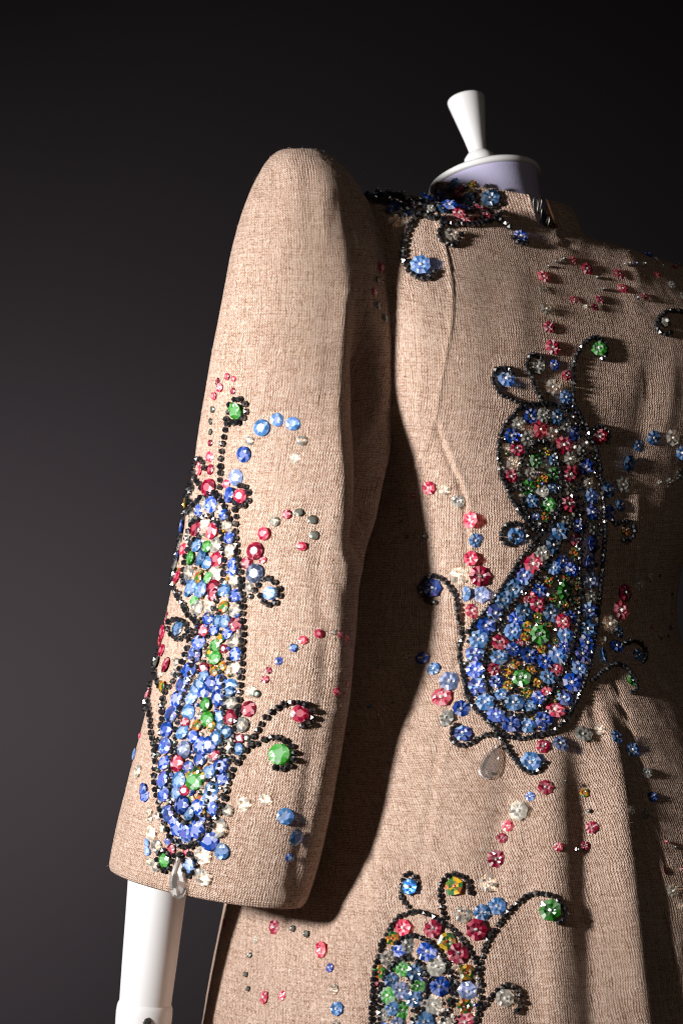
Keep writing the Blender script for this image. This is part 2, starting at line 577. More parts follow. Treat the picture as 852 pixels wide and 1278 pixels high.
# the hollow where the sleeve folds under the arm
disp += fold([(444, 365), (452, 415), (462, 465), (472, 515), (479, 560), (480, 605), (474, 655), (466, 700)], 13, -24, .3, .12)
disp += fold([(450, 400), (456, 470), (461, 540), (468, 600), (468, 660), (464, 710)], 26, -28, .35, .12)
disp += fold([(424, 300), (428, 380), (428, 480), (428, 600), (424, 700)], 14, 5, .3, .3)
disp += fold([(478, 380), (482, 440), (484, 500), (482, 560)], 11, 3, .3, .4)
disp += fold([(350, 192), (338, 250), (330, 330)], 12, -2, .2, .5)
disp += fold([(385, 192), (388, 260), (392, 340)], 10, -2, .1, .5)
disp += fold([(428, 230), (436, 290), (440, 350)], 12, -1.5, .3, .4)
disp += fold([(405, 600), (398, 690), (402, 780), (410, 860)], 12, -2.5, .3, .4)
disp += fold([(412, 750), (404, 850), (392, 960)], 9, -2.5, .3, .4)
disp += fold([(395, 880), (384, 980), (370, 1080), (364, 1120)], 10, -3, .3, .05)
disp += fold([(250, 700), (330, 760), (400, 770)], 22, -1.5, .4, .3)
disp += fold([(230, 620), (320, 640), (400, 600)], 24, 1.5, .4, .3)
vert = (sfl[:, 2] - ZC) / S
right = np.clip((px[:, 0] - 360) / 80, 0, 1)
disp += 1.2 * fbm(sfl, 12, 12, 4, 3) + (0.5 + 0.9 * right) * fbm(sfl, 75, 75, 22, 2) + 0.25 * fbm(sfl, 200, 200, 160, 1)
# rolled edge just above the hem
hemd = np.repeat(np.arange(SV.shape[0])[::-1], NS) * 3.0
disp += -2.2 * np.exp(-(hemd / 3.0) ** 2)
sfl = sfl + nrm * (disp * S)[:, None]
SV = sfl.reshape(SV.shape)
lin = sleeve_grid(srow[-26:], 5.0)[::-1]                                # lining turned up inside the cuff
edge = SV[-1:] * 0.5 + lin[:1] * 0.5
edge[:, :, 2] -= 1.5 * S
SV = np.concatenate([SV, edge, lin], 0)
sfl = SV.reshape(-1, 3)
sleeve_faces = grid_faces(SV.shape[0], NS) + [tuple(range(NS))]
sleeve_bvh = BVHTree.FromPolygons([tuple(v) for v in sfl], sleeve_faces)
suv = cloth_uv(SV, NS // 2)
sleeve = coat_part('sleeve', mesh_from('sleeve', sfl, sleeve_faces, [LINEN], suv))
# the other sleeve, mirrored across the middle of the back, hangs behind the body
ax = np.array([-PC, -PS, 0.0])
o0 = np.array([(640 - CX) * S, 0, 0])
lc = (sfl - o0) @ ax
mir = sfl - 2 * lc[:, None] * ax
mir[:, 2] -= 95 * S
mir[:, 0] += 34 * S
coat_part('sleeve', mesh_from('sleeve_far', mir, [tuple(reversed(f)) for f in sleeve_faces], [LINEN], suv))

# --- stand collar with an open back slit
NK = 150
gap0, gap1 = math.radians(92), math.radians(75)      # the slit lies at the middle of the back
cang = np.linspace(gap0, gap1 + 2 * math.pi, NK)
levels = [(0.0, 0), (.25, 0), (.5, 0), (.75, 0), (.95, 0), (1.0, 1.2), (1.0, 3.0), (.75, 4.0), (0.1, 4.0)]
KV = []
for h, ins in levels:
    cxk = 645 - 17 * h
    yk = 298 - 56 * h
    a, b = 97 - 8 * h - ins, 90 - 8 * h - ins
    row = []
    for t in cang:
        l, m = a * math.cos(t), b * math.sin(t)
        edge_k = math.exp(-min(abs(t - gap0), abs(t - gap1 - 2 * math.pi)) / 0.10)
        m += 5 * edge_k * (0.4 + h)                   # the edges of the slit roll outwards
        row.append(((cxk - CX - PC * l + PS * m) * S, (-PS * l - PC * m + 16 * h) * S,
                    ZC + (CY - yk + .14 * l - .12 * m) * S))
    KV.append(row)
KV = np.array(KV)
kuv = np.stack([np.repeat((cang * 80 * S)[None], len(levels), 0), np.repeat(np.array([h * 48 * S for h, _ in levels])[:, None], NK, 1)], 2).reshape(-1, 2)
collar_faces = grid_faces(len(levels), NK, wrap=False)
collar = coat_part('collar', mesh_from('collar', KV.reshape(-1, 3), collar_faces, [LINEN], kuv))
all_bvh = BVHTree.FromPolygons(
    [tuple(v) for v in flat] + [tuple(v) for v in sfl] + [tuple(v) for v in KV.reshape(-1, 3)],
    body_faces + [tuple(i + len(flat) for i in f) for f in sleeve_faces]
    + [tuple(i + len(flat) + len(sfl) for i in f) for f in collar_faces])


# ---------------------------------------------------------------- finding the cloth under a stitch
EYE = Vector(cam.location)


def on_cloth(x, y, bvh=None, home=None):
    """point and outward normal of the cloth at front-view position x, y"""
    bvh = bvh or all_bvh
    for k in range(14):
        d = (P(x, y, 0) - EYE).normalized()
        hit = bvh.ray_cast(EYE, d)
        if hit[0] is not None:
            n = hit[1]
            if n.dot(d) > 0:
                n = -n
            return hit[0], n
        if home is None:
            home = (x + 20, y + 40)
        dx, dy = home[0] - x, home[1] - y
        L = math.hypot(dx, dy) or 1
        x += dx / L * 1.5
        y += dy / L * 1.5
    return None, None


# seams as sewn ridges
def tube(pts, nrm, rad, sides=5, flat_=0.6):
    V, F = [], []
    n = len(pts)
    for i in range(n):
        t = (pts[min(i + 1, n - 1)] - pts[max(i - 1, 0)]).normalized()
        nn = nrm[i]
        bn = t.cross(nn).normalized()
        for k in range(sides):
            a = 2 * math.pi * k / sides
            V.append(pts[i] + bn * (math.cos(a) * rad) + nn * (math.sin(a) * rad * flat_))
    for i in range(n - 1):
        for k in range(sides):
            j = (k + 1) % sides
            F.append((i * sides + k, i * sides + j, (i + 1) * sides + j, (i + 1) * sides + k))
    return V, F


# ---------------------------------------------------------------- bead meshes (shared)
def ico(bm, r, loc, sub=1, rot=None, scale=(1, 1, 1), mat=0):
    m = Matrix.Translation(loc) @ (rot.to_matrix().to_4x4() if rot else Matrix.Identity(4)) @ Matrix.Diagonal((*scale, 1))
    before = set(bm.faces)
    bmesh.ops.create_icosphere(bm, subdivisions=sub, radius=r, matrix=m)
    for f in bm.faces:
        if f not in before:
            f.material_index = mat


def flower_mesh(name, petals, mats, hole=0.24):
    bm = bmesh.new()
    n = petals * 2
    rings = []
    spec = [(hole, hole, .20, .20), (.56, .53, .46, .36), (1.0, .88, .26, .19), (.86, .78, .02, .02)]
    for (rp, rv, zp, zv) in spec:
        rings.append([bm.verts.new(((rp if k % 2 == 0 else rv) * math.cos(math.pi * k / petals),
                                    (rp if k % 2 == 0 else rv) * math.sin(math.pi * k / petals), zp if k % 2 == 0 else zv)) for k in range(n)])
    for a, b in zip(rings, rings[1:]):
        for k in range(n):
            bm.faces.new((a[k], b[k], b[(k + 1) % n], a[(k + 1) % n]))
    bm.faces.new(list(reversed(rings[-1])))
    c = bm.verts.new((0, 0, .10))
    for k in range(n):
        bm.faces.new((rings[0][k], rings[0][(k + 1) % n], c))
    ico(bm, 0.19, (0.02, 0.01, 0.36), 1, Vector((random.random(), 1, .3)).to_track_quat('Z', 'Y'), mat=1)
    bmesh.ops.recalc_face_normals(bm, faces=bm.faces)
    me = bpy.data.meshes.new(name)
    bm.to_mesh(me)
    bm.free()
    for m in mats:
        me.materials.append(m)
    facets(me)
    return me


def stone_mesh(name, mats, sides=8, tall=1.0):
    """round brilliant cut stone: table, star and kite facets, girdle, pavilion"""
    bm = bmesh.new()
    T, K, G, B = [], [], [], []
    for k in range(sides):
        a = 2 * math.pi * k / sides
        h = a + math.pi / sides
        T.append(bm.verts.new((.46 * math.cos(a), .46 * math.sin(a), .60 * tall)))
        K.append(bm.verts.new((.76 * math.cos(h), .76 * math.sin(h), .47 * tall)))
        G.append(bm.verts.new((1.0 * math.cos(a), 1.0 * math.sin(a), .26 * tall)))
        G.append(bm.verts.new((1.0 * math.cos(h), 1.0 * math.sin(h), .26 * tall)))
        B.append(bm.verts.new((.55 * math.cos(h), .55 * math.sin(h), 0)))
    bm.faces.new(T)
    for k in range(sides):
        j = (k + 1) % sides
        bm.faces.new((T[k], K[k], T[j]))
        bm.faces.new((T[k], K[k - 1], G[2 * k], K[k]))
        bm.faces.new((K[k], G[2 * k], G[2 * k + 1]))
        bm.faces.new((K[k], G[2 * k + 1], G[2 * j]))
        bm.faces.new((G[2 * k], B[k - 1], B[k]))
        bm.faces.new((G[2 * k], B[k], G[2 * k + 1]))
        bm.faces.new((G[2 * k + 1], B[k], G[2 * j]))
    bm.faces.new(list(reversed(B)))
    bmesh.ops.recalc_face_normals(bm, faces=bm.faces)
    me = bpy.data.meshes.new(name)
    bm.to_mesh(me)
    bm.free()
    for m in mats:
        me.materials.append(m)
    facets(me)
    return me


def round_mesh(name, mats):
    bm = bmesh.new()
    ico(bm, 1.0, (0, 0, .6), 1, None, (1, 1, .8))
    ico(bm, 0.36, (0, 0, 1.42), 1, None, mat=1)
    me = bpy.data.meshes.new(name)
    bm.to_mesh(me)
    bm.free()
    for m in mats:
        me.materials.append(m)
    facets(me)
    return me


MESH = {}


def bead_mesh(kind, c):
    v = random.randint(0, 1)
    key = (kind, c, v)
    if key not in MESH:
        mats = [GEM[c], SEED_RED if c == 'A' else SEED]
        if kind == 'f':
            MESH[key] = flower_mesh('crystal_flower', (8, 7)[v] if c != 'A' else (6, 5)[v], mats, 0.26 if c == 'C' else 0.22)
        elif kind == 's':
            MESH[key] = stone_mesh('cut_stone', mats, (8, 7)[v], 0.8)
        else:
            MESH[key] = round_mesh('round_bead', mats)
    return MESH[key]


NAME = {'f': 'crystal_flower', 's': 'cut_stone', 'r': 'round_bead'}


def place(x, y, d, c, kind, parent, bvh=None, home=None, lift=0.0):
    p, n = on_cloth(x, y, bvh, home)
    if p is None:
        return None
    o = bpy.data.objects.new(NAME[kind], bead_mesh(kind, c))
    C.objects.link(o)
    o.parent = parent
    n = (n + Vector((random.gauss(0, .10), random.gauss(0, .10), random.gauss(0, .10)))).normalized()
    q = n.to_track_quat('Z', 'Y')
    q = q @ Matrix.Rotation(random.uniform(0, 6.28), 3, 'Z').to_quaternion()
    r = d * 0.5 * S * (DIST + p.y / S) / DIST
    base = parent.location + (parent.parent.location if parent.parent else Vector((0, 0, 0)))
    o.location = p + n * (lift * S) - base
    o.rotation_mode = 'QUATERNION'
    o.rotation_quaternion = q
    o.scale = (r, r, r * random.uniform(.62, .85))
    return o


def beads(txt, parent, bvh=None, home=None, big='f', cut=10.5, lift=None):
    for tok in txt.split():
        x, y, d, c = tok.split(',')[:4]
        x, y, d = float(x), float(y), float(d)
        kind = big if d >= cut else ('r' if big == 'f' else 's')
        if c == 'K' and big == 'f':
            kind = 'r'
        dd = d * {'r': 0.82, 'f': 1.12, 's': 1.08}[kind]
        place(x, y, dd, c, kind, parent, bvh, home, random.uniform(0, 1.5) if lift is None else random.uniform(0, lift))


def strand(txt, parent, bvh=None, home=None, d=7.6, lift=0.0, name='bead_strand', gap=0.84):
    """black cut beads threaded along a line, one mesh for each thread"""
    pts = [tuple(float(v) for v in t.split(',')) for t in txt.split()]
    line = catmull(pts, 1.5)
    hits = []
    for x, y in line:
        p, n = on_cloth(x, y, bvh, home)
        if p is not None and (not hits or (p - hits[-1][0]).length < 25 * S):
            hits.append((p, n))
    if len(hits) < 2:
        return
    base = parent.location + (parent.parent.location if parent.parent else Vector((0, 0, 0)))
    bm = bmesh.new()
    acc, step = 0.0, d * gap * S
    spots = [hits[0]]
    for (a, na), (b, nb) in zip(hits, hits[1:]):
        L = (b - a).length
        while acc + L >= step and L > 1e-9:
            t = (step - acc) / L
            a = a.lerp(b, t)
            spots.append((a, nb))
            L = (b - a).length
            acc = 0.0
        acc += L
    for p, n in spots:
        q = Vector((random.gauss(0, 1), random.gauss(0, 1), random.gauss(0, 1))).to_track_quat('Z', 'Y')
        r = d * 0.5 * S * random.uniform(.9, 1.1)
        jit = Vector((random.gauss(0, .35), random.gauss(0, .35), random.gauss(0, .35))) * S
        ico(bm, r, p + n * (r * 0.6 + lift * S) + jit - base, 1, q)
    me = bpy.data.meshes.new(name)
    bm.to_mesh(me)
    bm.free()
    me.materials.append(JET)
    o = link(name, me, parent)
    o['kind'] = 'stuff'
    return o


def seed_filler(outline, taken, parent, bvh, count, d, mats, share):
    """tiny seed beads sewn into the gaps between the flowers, too small to tell apart"""
    poly = [tuple(float(v) for v in t.split(',')) for t in outline.split()]
    spots = [tuple(float(v) for v in t.split(',')[:3]) for t in taken.split()]
    xs, ys = [p[0] for p in poly], [p[1] for p in poly]
    base = parent.location + parent.parent.location
    bm = bmesh.new()
    done = []
    tries = 0
    while len(done) < count and tries < count * 60:
        tries += 1
        x, y = random.uniform(min(xs), max(xs)), random.uniform(min(ys), max(ys))
        ins = False
        for (x0, y0), (x1, y1) in zip(poly, poly[1:] + poly[:1]):
            if (y0 > y) != (y1 > y) and x < (x1 - x0) * (y - y0) / (y1 - y0) + x0:
                ins = not ins
        if not ins or any((x - a) ** 2 + (y - b) ** 2 < (r * .44) ** 2 for a, b, r in spots):
            continue
        if any((x - a) ** 2 + (y - b) ** 2 < (d * .75) ** 2 for a, b in done):
            continue
        p, n = on_cloth(x, y, bvh)
        if p is None:
            continue
        done.append((x, y))
        q = Vector((random.gauss(0, 1), random.gauss(0, 1), random.gauss(0, 1))).to_track_quat('Z', 'Y')
        r = d * .5 * S * random.uniform(.8, 1.15)
        ico(bm, r, p + n * r * .8 - base, 1, q, mat=0 if random.random() > share else random.randint(1, len(mats) - 1))
    me = bpy.data.meshes.new('seed_beads')
    bm.to_mesh(me)
    bm.free()
    for m in mats:
        me.materials.append(m)
    facets(me)
    o = link('seed_beads', me, parent)
    o['kind'] = 'stuff'


def motif(x, y, bvh, label):
    p, n = on_cloth(x, y, bvh)
    m = empty('paisley_motif', p - coat.location, coat)
    m['label'] = label
    return m


# ---------------------------------------------------------------- paisley on the sleeve
M = motif(245, 800, sleeve_bvh, 'tall crystal paisley stitched down the sleeve')
H = (270, 800)
for s in [
    "284,523 287,514 289,506 294,499 300,498 305,502 307,508 307,515 304,522 300,527 294,528 288,526 285,531 282,538 280,550 278,562 277,574 277,586 276,597 276,606 276,613",
    "258,584 256,578 251,573 245,577 244,585 244,592 247,598 251,605 254,612",
    "241,603 242,609 239,616 234,621 228,619 227,612 230,604 236,601",
    "232,622 238,626 245,629",
    "296,628 292,621 296,612 300,607 305,606 309,610 311,617 311,625 307,631 301,633 296,629",
    "237,640 246,628 254,620 262,616 270,615 276,621 281,631 285,639 287,646 289,652",
    "294,628 295,637 296,645 296,655 295,664 296,672 297,681 297,690 299,703 300,712 302,721 303,731 304,742 304,756 303,770 304,783 304,800 303,812 303,827 302,840 301,856 300,868 298,880 297,893 295,907 293,921 291,935 289,950",
    "240,636 230,643 226,648 222,655 219,664 217,673 216,682 215,691 214,700 213,708 214,716 217,726 220,736 224,745 229,753 233,762 238,769 244,775 250,779 256,777",
    "236,672 237,664 240,657 245,650 252,647 259,645 266,647 272,652 276,660 278,668 280,680 280,692 281,704 280,716 279,727 276,738 272,748 268,758 263,768",
    "232,727 231,714 232,702 236,690 240,679 247,672 255,669",
    "236,795 241,788 246,784",
    "248,786 243,794 237,803 233,815 229,829 222,843 214,855 207,866 204,880 204,898 202,914 199,927 196,940 195,952 194,964 194,976 196,988 199,999 202,1009 205,1020 208,1032 214,1043 221,1051 229,1056 237,1056 245,1054 251,1048 255,1042",
    "255,1042 262,1033 268,1024 274,1014 278,1005 281,996 284,985 287,974 290,964 295,955 301,946 308,936 314,929",
    "253,797 248,812 243,828 239,843 236,858 231,872 228,884 225,896 222,908 220,921 218,934 216,946 214,959 214,972 214,986 216,1000 219,1012 225,1022 232,1027 240,1027 248,1023 254,1016 258,1006 262,995 268,980 273,964 277,946 280,926 281,906 282,886 282,866 279,848 274,832",
    "180,862 185,866 187,873 188,881 189,891 190,901 191,913 193,925 194,937 195,948",
    "180,888 175,887 174,880",
    "188,817 193,824 195,833 196,842 199,852 203,860", "190,840 185,844",
    "212,785 213,778 218,774 226,774 233,778 236,785 235,793 229,797 221,797 215,792",
    "212,1066 205,1061 199,1066 198,1073 201,1081 207,1086 213,1083 216,1075 219,1068 225,1066 230,1071 233,1078",
    "238,1066 244,1071 246,1079 243,1087 238,1093 233,1089 231,1082",
    "313,745 317,739 322,731 328,724 335,722 342,726 347,733 349,741 347,749 341,754 334,755 328,750 326,743",
    "314,928 316,921 321,913 327,903 334,894 344,885 353,880 360,877 367,877 375,878 382,880 387,885 389,891 389,897 385,902 380,904 373,905 367,904",
    "314,930 320,930 325,926 331,923 339,920 347,921 356,925 362,930 366,937 367,944 364,952 358,958 350,960 343,957 338,954",
]:
    strand(s, M, sleeve_bvh, H, d=8.6, gap=1.0)
SLEEVE_STONES = """295,512,20,G 301,619,17,R 231,610,17,A 249,579,10,R 250,588,11,R 262,609,21,R 283,604,11,R 288,618,19,B 223,785,18,L 337,741,16,L 374,891,21,R 349,942,25,G
255,629,17,C 249,637,15,B 265,630,20,B 240,645,16,C 275,634,15,C 281,643,14,B 284,656,14,C 288,672,16,B 288,688,16,C 290,702,14,B 291,712,14,B 293,724,16,C
229,657,20,B 223,673,17,C 237,668,14,C 220,689,15,B 230,686,15,R 222,705,16,C 222,720,16,R
245,659,20,R 257,654,16,C 266,663,21,R 270,680,19,C 271,698,20,R 271,716,19,C 247,681,17,L 260,683,15,G 240,697,17,G 253,696,22,L 260,703,16,L 236,715,20,C 250,722,14,A 241,733,18,L 254,732,14,L 261,722,15,G
237,737,18,L 253,737,20,L 267,733,18,R 268,743,16,R 281,738,17,L 295,744,17,B 244,750,15,G 247,759,20,C 263,756,19,C 280,758,15,A 294,762,17,C
261,772,16,B 273,776,16,L 282,776,16,L 295,780,18,R 255,788,16,R 268,787,14,B 285,791,16,B 293,800,18,C 250,803,18,B 296,817,17,B 245,817,19,V 270,807,17,G 270,822,17,G 280,810,11,R 263,815,12,A 277,798,12,A
293,835,17,C 238,837,20,B 256,834,13,R 268,838,12,A 256,844,15,L 229,856,20,V 250,854,18,L 264,853,18,B 276,851,17,B 288,856,17,L 278,832,12,A
222,873,20,B 215,892,20,V 210,911,19,B 208,932,20,V 206,952,19,B 205,973,21,V 207,992,18,B 212,1015,20,V 217,1022,15,B 223,1033,20,B 232,1040,22,V 247,1035,22,B 251,1020,16,V
240,871,19,L 236,889,20,L 232,902,12,R 229,914,20,L 231,936,22,W 243,920,16,B 253,931,22,B 223,953,20,R 224,974,21,L 236,958,15,V 222,990,15,L 262,930,20,B 271,922,18,L 251,947,19,B 269,943,15,R 262,963,18,L 277,955,20,B 277,972,17,B 265,985,18,L 263,997,20,L 266,1010,17,B 248,1007,18,B 230,1005,22,B 238,1015,17,L
262,893,11,A 255,865,16,B 268,857,17,B 274,871,20,B 258,880,18,G 260,898,19,G 248,906,14,A 250,895,11,C 244,975,23,G 247,962,13,A 237,967,11,A 231,987,13,R 239,999,13,A 251,996,12,A 254,970,11,A 265,906,11,A 275,894,14,L 275,907,14,L 287,864,15,L 288,877,17,C 289,896,19,R 284,914,15,L 284,931,17,C 245,860,15,L
298,935,15,L 302,905,19,C 300,922,12,R 308,921,9,K 205,857,15,A 202,842,9,C 178,875,16,R 185,831,15,K 206,1074,17,G 237,1080,17,L"""
beads(SLEEVE_STONES, M, sleeve_bvh, H, 's', 9, 3.0)
FILL = [JET, GEM['K'], GEM['C'], GEM['A'], GEM['B'], SEED]
seed_filler("246,628 262,617 276,622 288,645 295,680 302,730 303,800 300,870 292,935 284,985 268,1024 250,1049 236,1055 221,1050 205,1020 195,970 200,925 205,880 222,845 234,812 248,786 233,760 217,725 214,700 220,660 232,642",
            SLEEVE_STONES, M, sleeve_bvh, 260, 5.5, FILL, .6)
# cut drop at the tip of the sleeve paisley


def pear(name, x, y, ang, length, width, parent, bvh, mat, cut=True):
    bm = bmesh.new()
    n = 14 if cut else 32
    out = []
    for k in range(n):
        a = 2 * math.pi * k / n
        yy = -math.cos(a)                              # +1 tip, -1 round end
        ww = math.sin(a) * (0.5 - 0.5 * yy * 0.95) ** 0.62 * 1.12
        out.append((ww * width / 2, yy * length / 2))
    def ring(f, z, dy=0):
        return [bm.verts.new((X * f * S, (Y * f + dy) * S, z * S)) for X, Y in out]
    r = [ring(.86, 0), ring(1, 2.2), ring(.80, 4.4, -1), ring(.45, 6.2, -2)] if cut else [ring(.92, 0), ring(1, 2.0), ring(.95, 4.2), ring(.86, 5.2)]
    for a, b in zip(r, r[1:]):
        for k in range(n):
            bm.faces.new((a[k], a[(k + 1) % n], b[(k + 1) % n], b[k]))
    bm.faces.new(r[-1])
    bm.faces.new(list(reversed(r[0])))
    if not cut:
        for yy in (.36, -.34):
            ico(bm, 2.2 * S, (0, yy * length * S, 5.4 * S), 1, mat=1)
    bmesh.ops.recalc_face_normals(bm, faces=bm.faces)
    if cut:
        for f in bm.faces:
            if len(f.verts) == 4 and random.random() < .45:
                f.material_index = 2  # random paler facets, sparkle put into the colour
    else:
        for f in bm.faces:
            if f.material_index == 0 and len(f.verts) == 4 and f.calc_center_median().z > 1.0 * S and f.calc_center_median().z < 3.4 * S:
                f.material_index = 2
    me = bpy.data.meshes.new(name)
    bm.to_mesh(me)
    bm.free()
    me.materials.append(mat)
    me.materials.append(SEED)
    me.materials.append(RIM)
    facets(me)
    if not cut:
        for p in me.polygons:
            p.use_smooth = p.material_index == 0
    o = link(name, me, parent)
    p, nn = on_cloth(x, y, bvh)
    up = Vector((math.sin(ang), 0, math.cos(ang)))
    up = (up - nn * up.dot(nn)).normalized()
    xx = up.cross(nn)
    base = parent.location + coat.location
    o.matrix_local = Matrix.Translation(p + nn * (1.0 * S) - base) @ Matrix((xx, up, nn)).transposed().to_4x4()
    return o


_cl = simple('drop_crystal', (0.50, 0.47, 0.45), 0.12, 0.8, Coat_Weight=1.0, Coat_Roughness=0.08)
_tr = _cl.n('ShaderNodeBsdfTransparent')
_tr.inputs[0].default_value = (0.80, 0.77, 0.75, 1)
_mx = _cl.n('ShaderNodeMixShader')
_mx.inputs[0].default_value = 0.86
_cl.t.links.new(_cl.b.outputs[0], _mx.inputs[1])
_cl.t.links.new(_tr.outputs[0], _mx.inputs[2])
_cl.t.links.new(_mx.outputs[0], _cl.t.nodes['Material Output'].inputs[0])
CLEAR = _cl.m
RIM = glass('drop_edge_glint', (0.9, 0.88, 0.86), 0.3, 0.2, vary=0.05)  # paler colour paints in the bright rim of refracting glass
pear('crystal_drop', 224, 1094, -0.05, 52, 31, M, sleeve_bvh, CLEAR)
# loose stones strewn around it
beads("""284,470,9,R 292,473,7,R 272,476,9,R 275,484,11,R 268,494,10,R 291,488,8,R 266,511,8,K 263,526,8,K 263,539,8,K 263,553,8,R 262,570,13,R 263,586,13,R
327,534,20,L 312,550,11,C 305,567,19,B 295,596,20,W 346,524,16,L 365,529,16,L 376,550,12,C 368,572,12,C 358,642,11,R 373,640,10,K 343,651,12,C 330,666,16,R 319,688,21,R 309,703,15,R 328,699,10,R 319,716,23,W 311,733,12,C
390,649,11,K 392,668,11,K 377,682,11,R 378,799,11,R 397,791,11,R 366,809,10,V 348,825,10,V 335,837,9,R 331,848,10,R 314,863,13,C 321,866,9,K 311,885,19,R
415,789,7,C 424,792,8,R 433,797,8,R 439,803,5,R 440,818,5,R 440,834,5,R 433,854,7,R 420,863,10,R 429,866,6,R
203,753,5,C 200,762,7,R 198,771,9,R 197,788,18,R 199,800,16,R 203,812,15,R 208,830,19,R 220,826,10,C 218,840,10,C
164,932,8,R 166,945,15,L 173,963,18,C 180,986,17,B 182,994,14,B 187,1013,13,C 188,1022,9,C 198,1018,11,C 190,1040,19,C 203,1034,10,C 184,1052,11,L 185,1062,11,L 197,1056,16,C 195,1080,16,C 187,1075,11,C 210,1050,9,V 215,1060,13,R 233,1063,9,R
262,1049,24,B 277,1062,20,L 273,1033,24,C 285,1012,14,C 254,1067,22,C 255,1095,20,C 247,1088,12,C 305,1003,16,C 331,998,14,C 356,1019,20,L 369,1045,20,L 361,1070,11,V
481,322,9,C 475,334,14,R 470,349,8,K 467,364,10,R 471,381,10,K 480,397,10,K 494,366,9,C 496,405,9,C 499,398,9,R""", coat, sleeve_bvh, H, 's', 6.5)

# ---------------------------------------------------------------- paisley on the back
M = motif(660, 720, body_bvh, 'large crystal paisley in the middle of the back')
H = (650, 720)
for s in [
    "638,466 634,461 628,459 621,460 616,465 614,472 616,480 620,487 626,493 634,497 642,501 651,505",
    "677,452 673,446 667,443 660,445 656,452 656,459 658,466 662,472 665,480 668,488 672,495 678,502",
    "750,449 755,441 754,432 749,425 742,422 734,423 728,429 722,437 717,446 714,456 713,466 714,476 714,487 714,498 715,508",
    "757,551 758,542 754,535 747,532 740,535 736,541 732,549",
    "675,664 668,662 662,657 656,650 650,643 645,636 640,628 636,620 632,612 629,604 626,597 624,589 622,580 621,570 621,560 622,550 624,541 628,532 634,523 641,515 649,508 658,505 667,504 676,503 686,504 695,507 703,511 710,516",
    "715,504 720,514 727,526 734,540 740,555 745,572 748,592 751,612 752,632 753,652 753,672 752,690 750,710 748,735 747,755 745,775 741,795 737,815 733,835 728,852 722,868 715,882 706,897 696,908 686,915 674,919 660,921 646,922 634,920 625,916 616,909 608,901 600,893 592,885 586,876 582,867 579,857 577,846 576,834 575,822 575,810 577,800 581,792 588,783 597,772 606,761 615,749 624,736 632,724 640,711 648,699 656,688 664,677 672,668 680,661",
    "649,612 647,600 648,587 650,575 655,563 663,554 673,550 683,553 690,561 694,572 697,585 698,600 698,615 697,630 693,643 687,654 679,662 669,657 660,647 653,635 649,622",
    "712,620 716,637 712,652 704,665 697,677 689,691 679,703 668,715 658,729 648,742 636,755 626,767 618,779 611,793 607,806 604,820 603,835 604,849 608,862 613,873 620,882 628,889 637,893 646,894 656,893 666,888 676,880 685,868 692,855 699,841 706,826 712,811 716,796 719,781 721,766 722,750 722,735 722,716 722,697 722,678 724,660 722,642 718,626",
    "543,752 536,750 529,745 525,738 526,729 530,723 537,719 545,719 552,722 558,728 563,735 567,743 569,752 570,762 571,772 573,783 574,794",
    "568,906 563,913 564,922 568,929 575,931 583,930 590,926 597,921 606,918 615,918 624,922 630,930 635,939 641,948 648,956 655,962 663,965 671,963 677,956 679,948",
    "640,669 634,679 629,678 625,671 625,663 629,657 636,653 643,653 650,657 655,662 658,670",
    "738,850 746,843 754,836 763,831 772,830 780,834 786,841 792,850 793,859 789,866 784,861",
    "775,806 782,802 790,801 797,804 803,811 804,820 800,828",
    "763,650 768,655 772,652 778,650 786,653 790,660 788,669 782,675 774,672",
]:
    strand(s, M, body_bvh, H, d=7.2, gap=0.82)
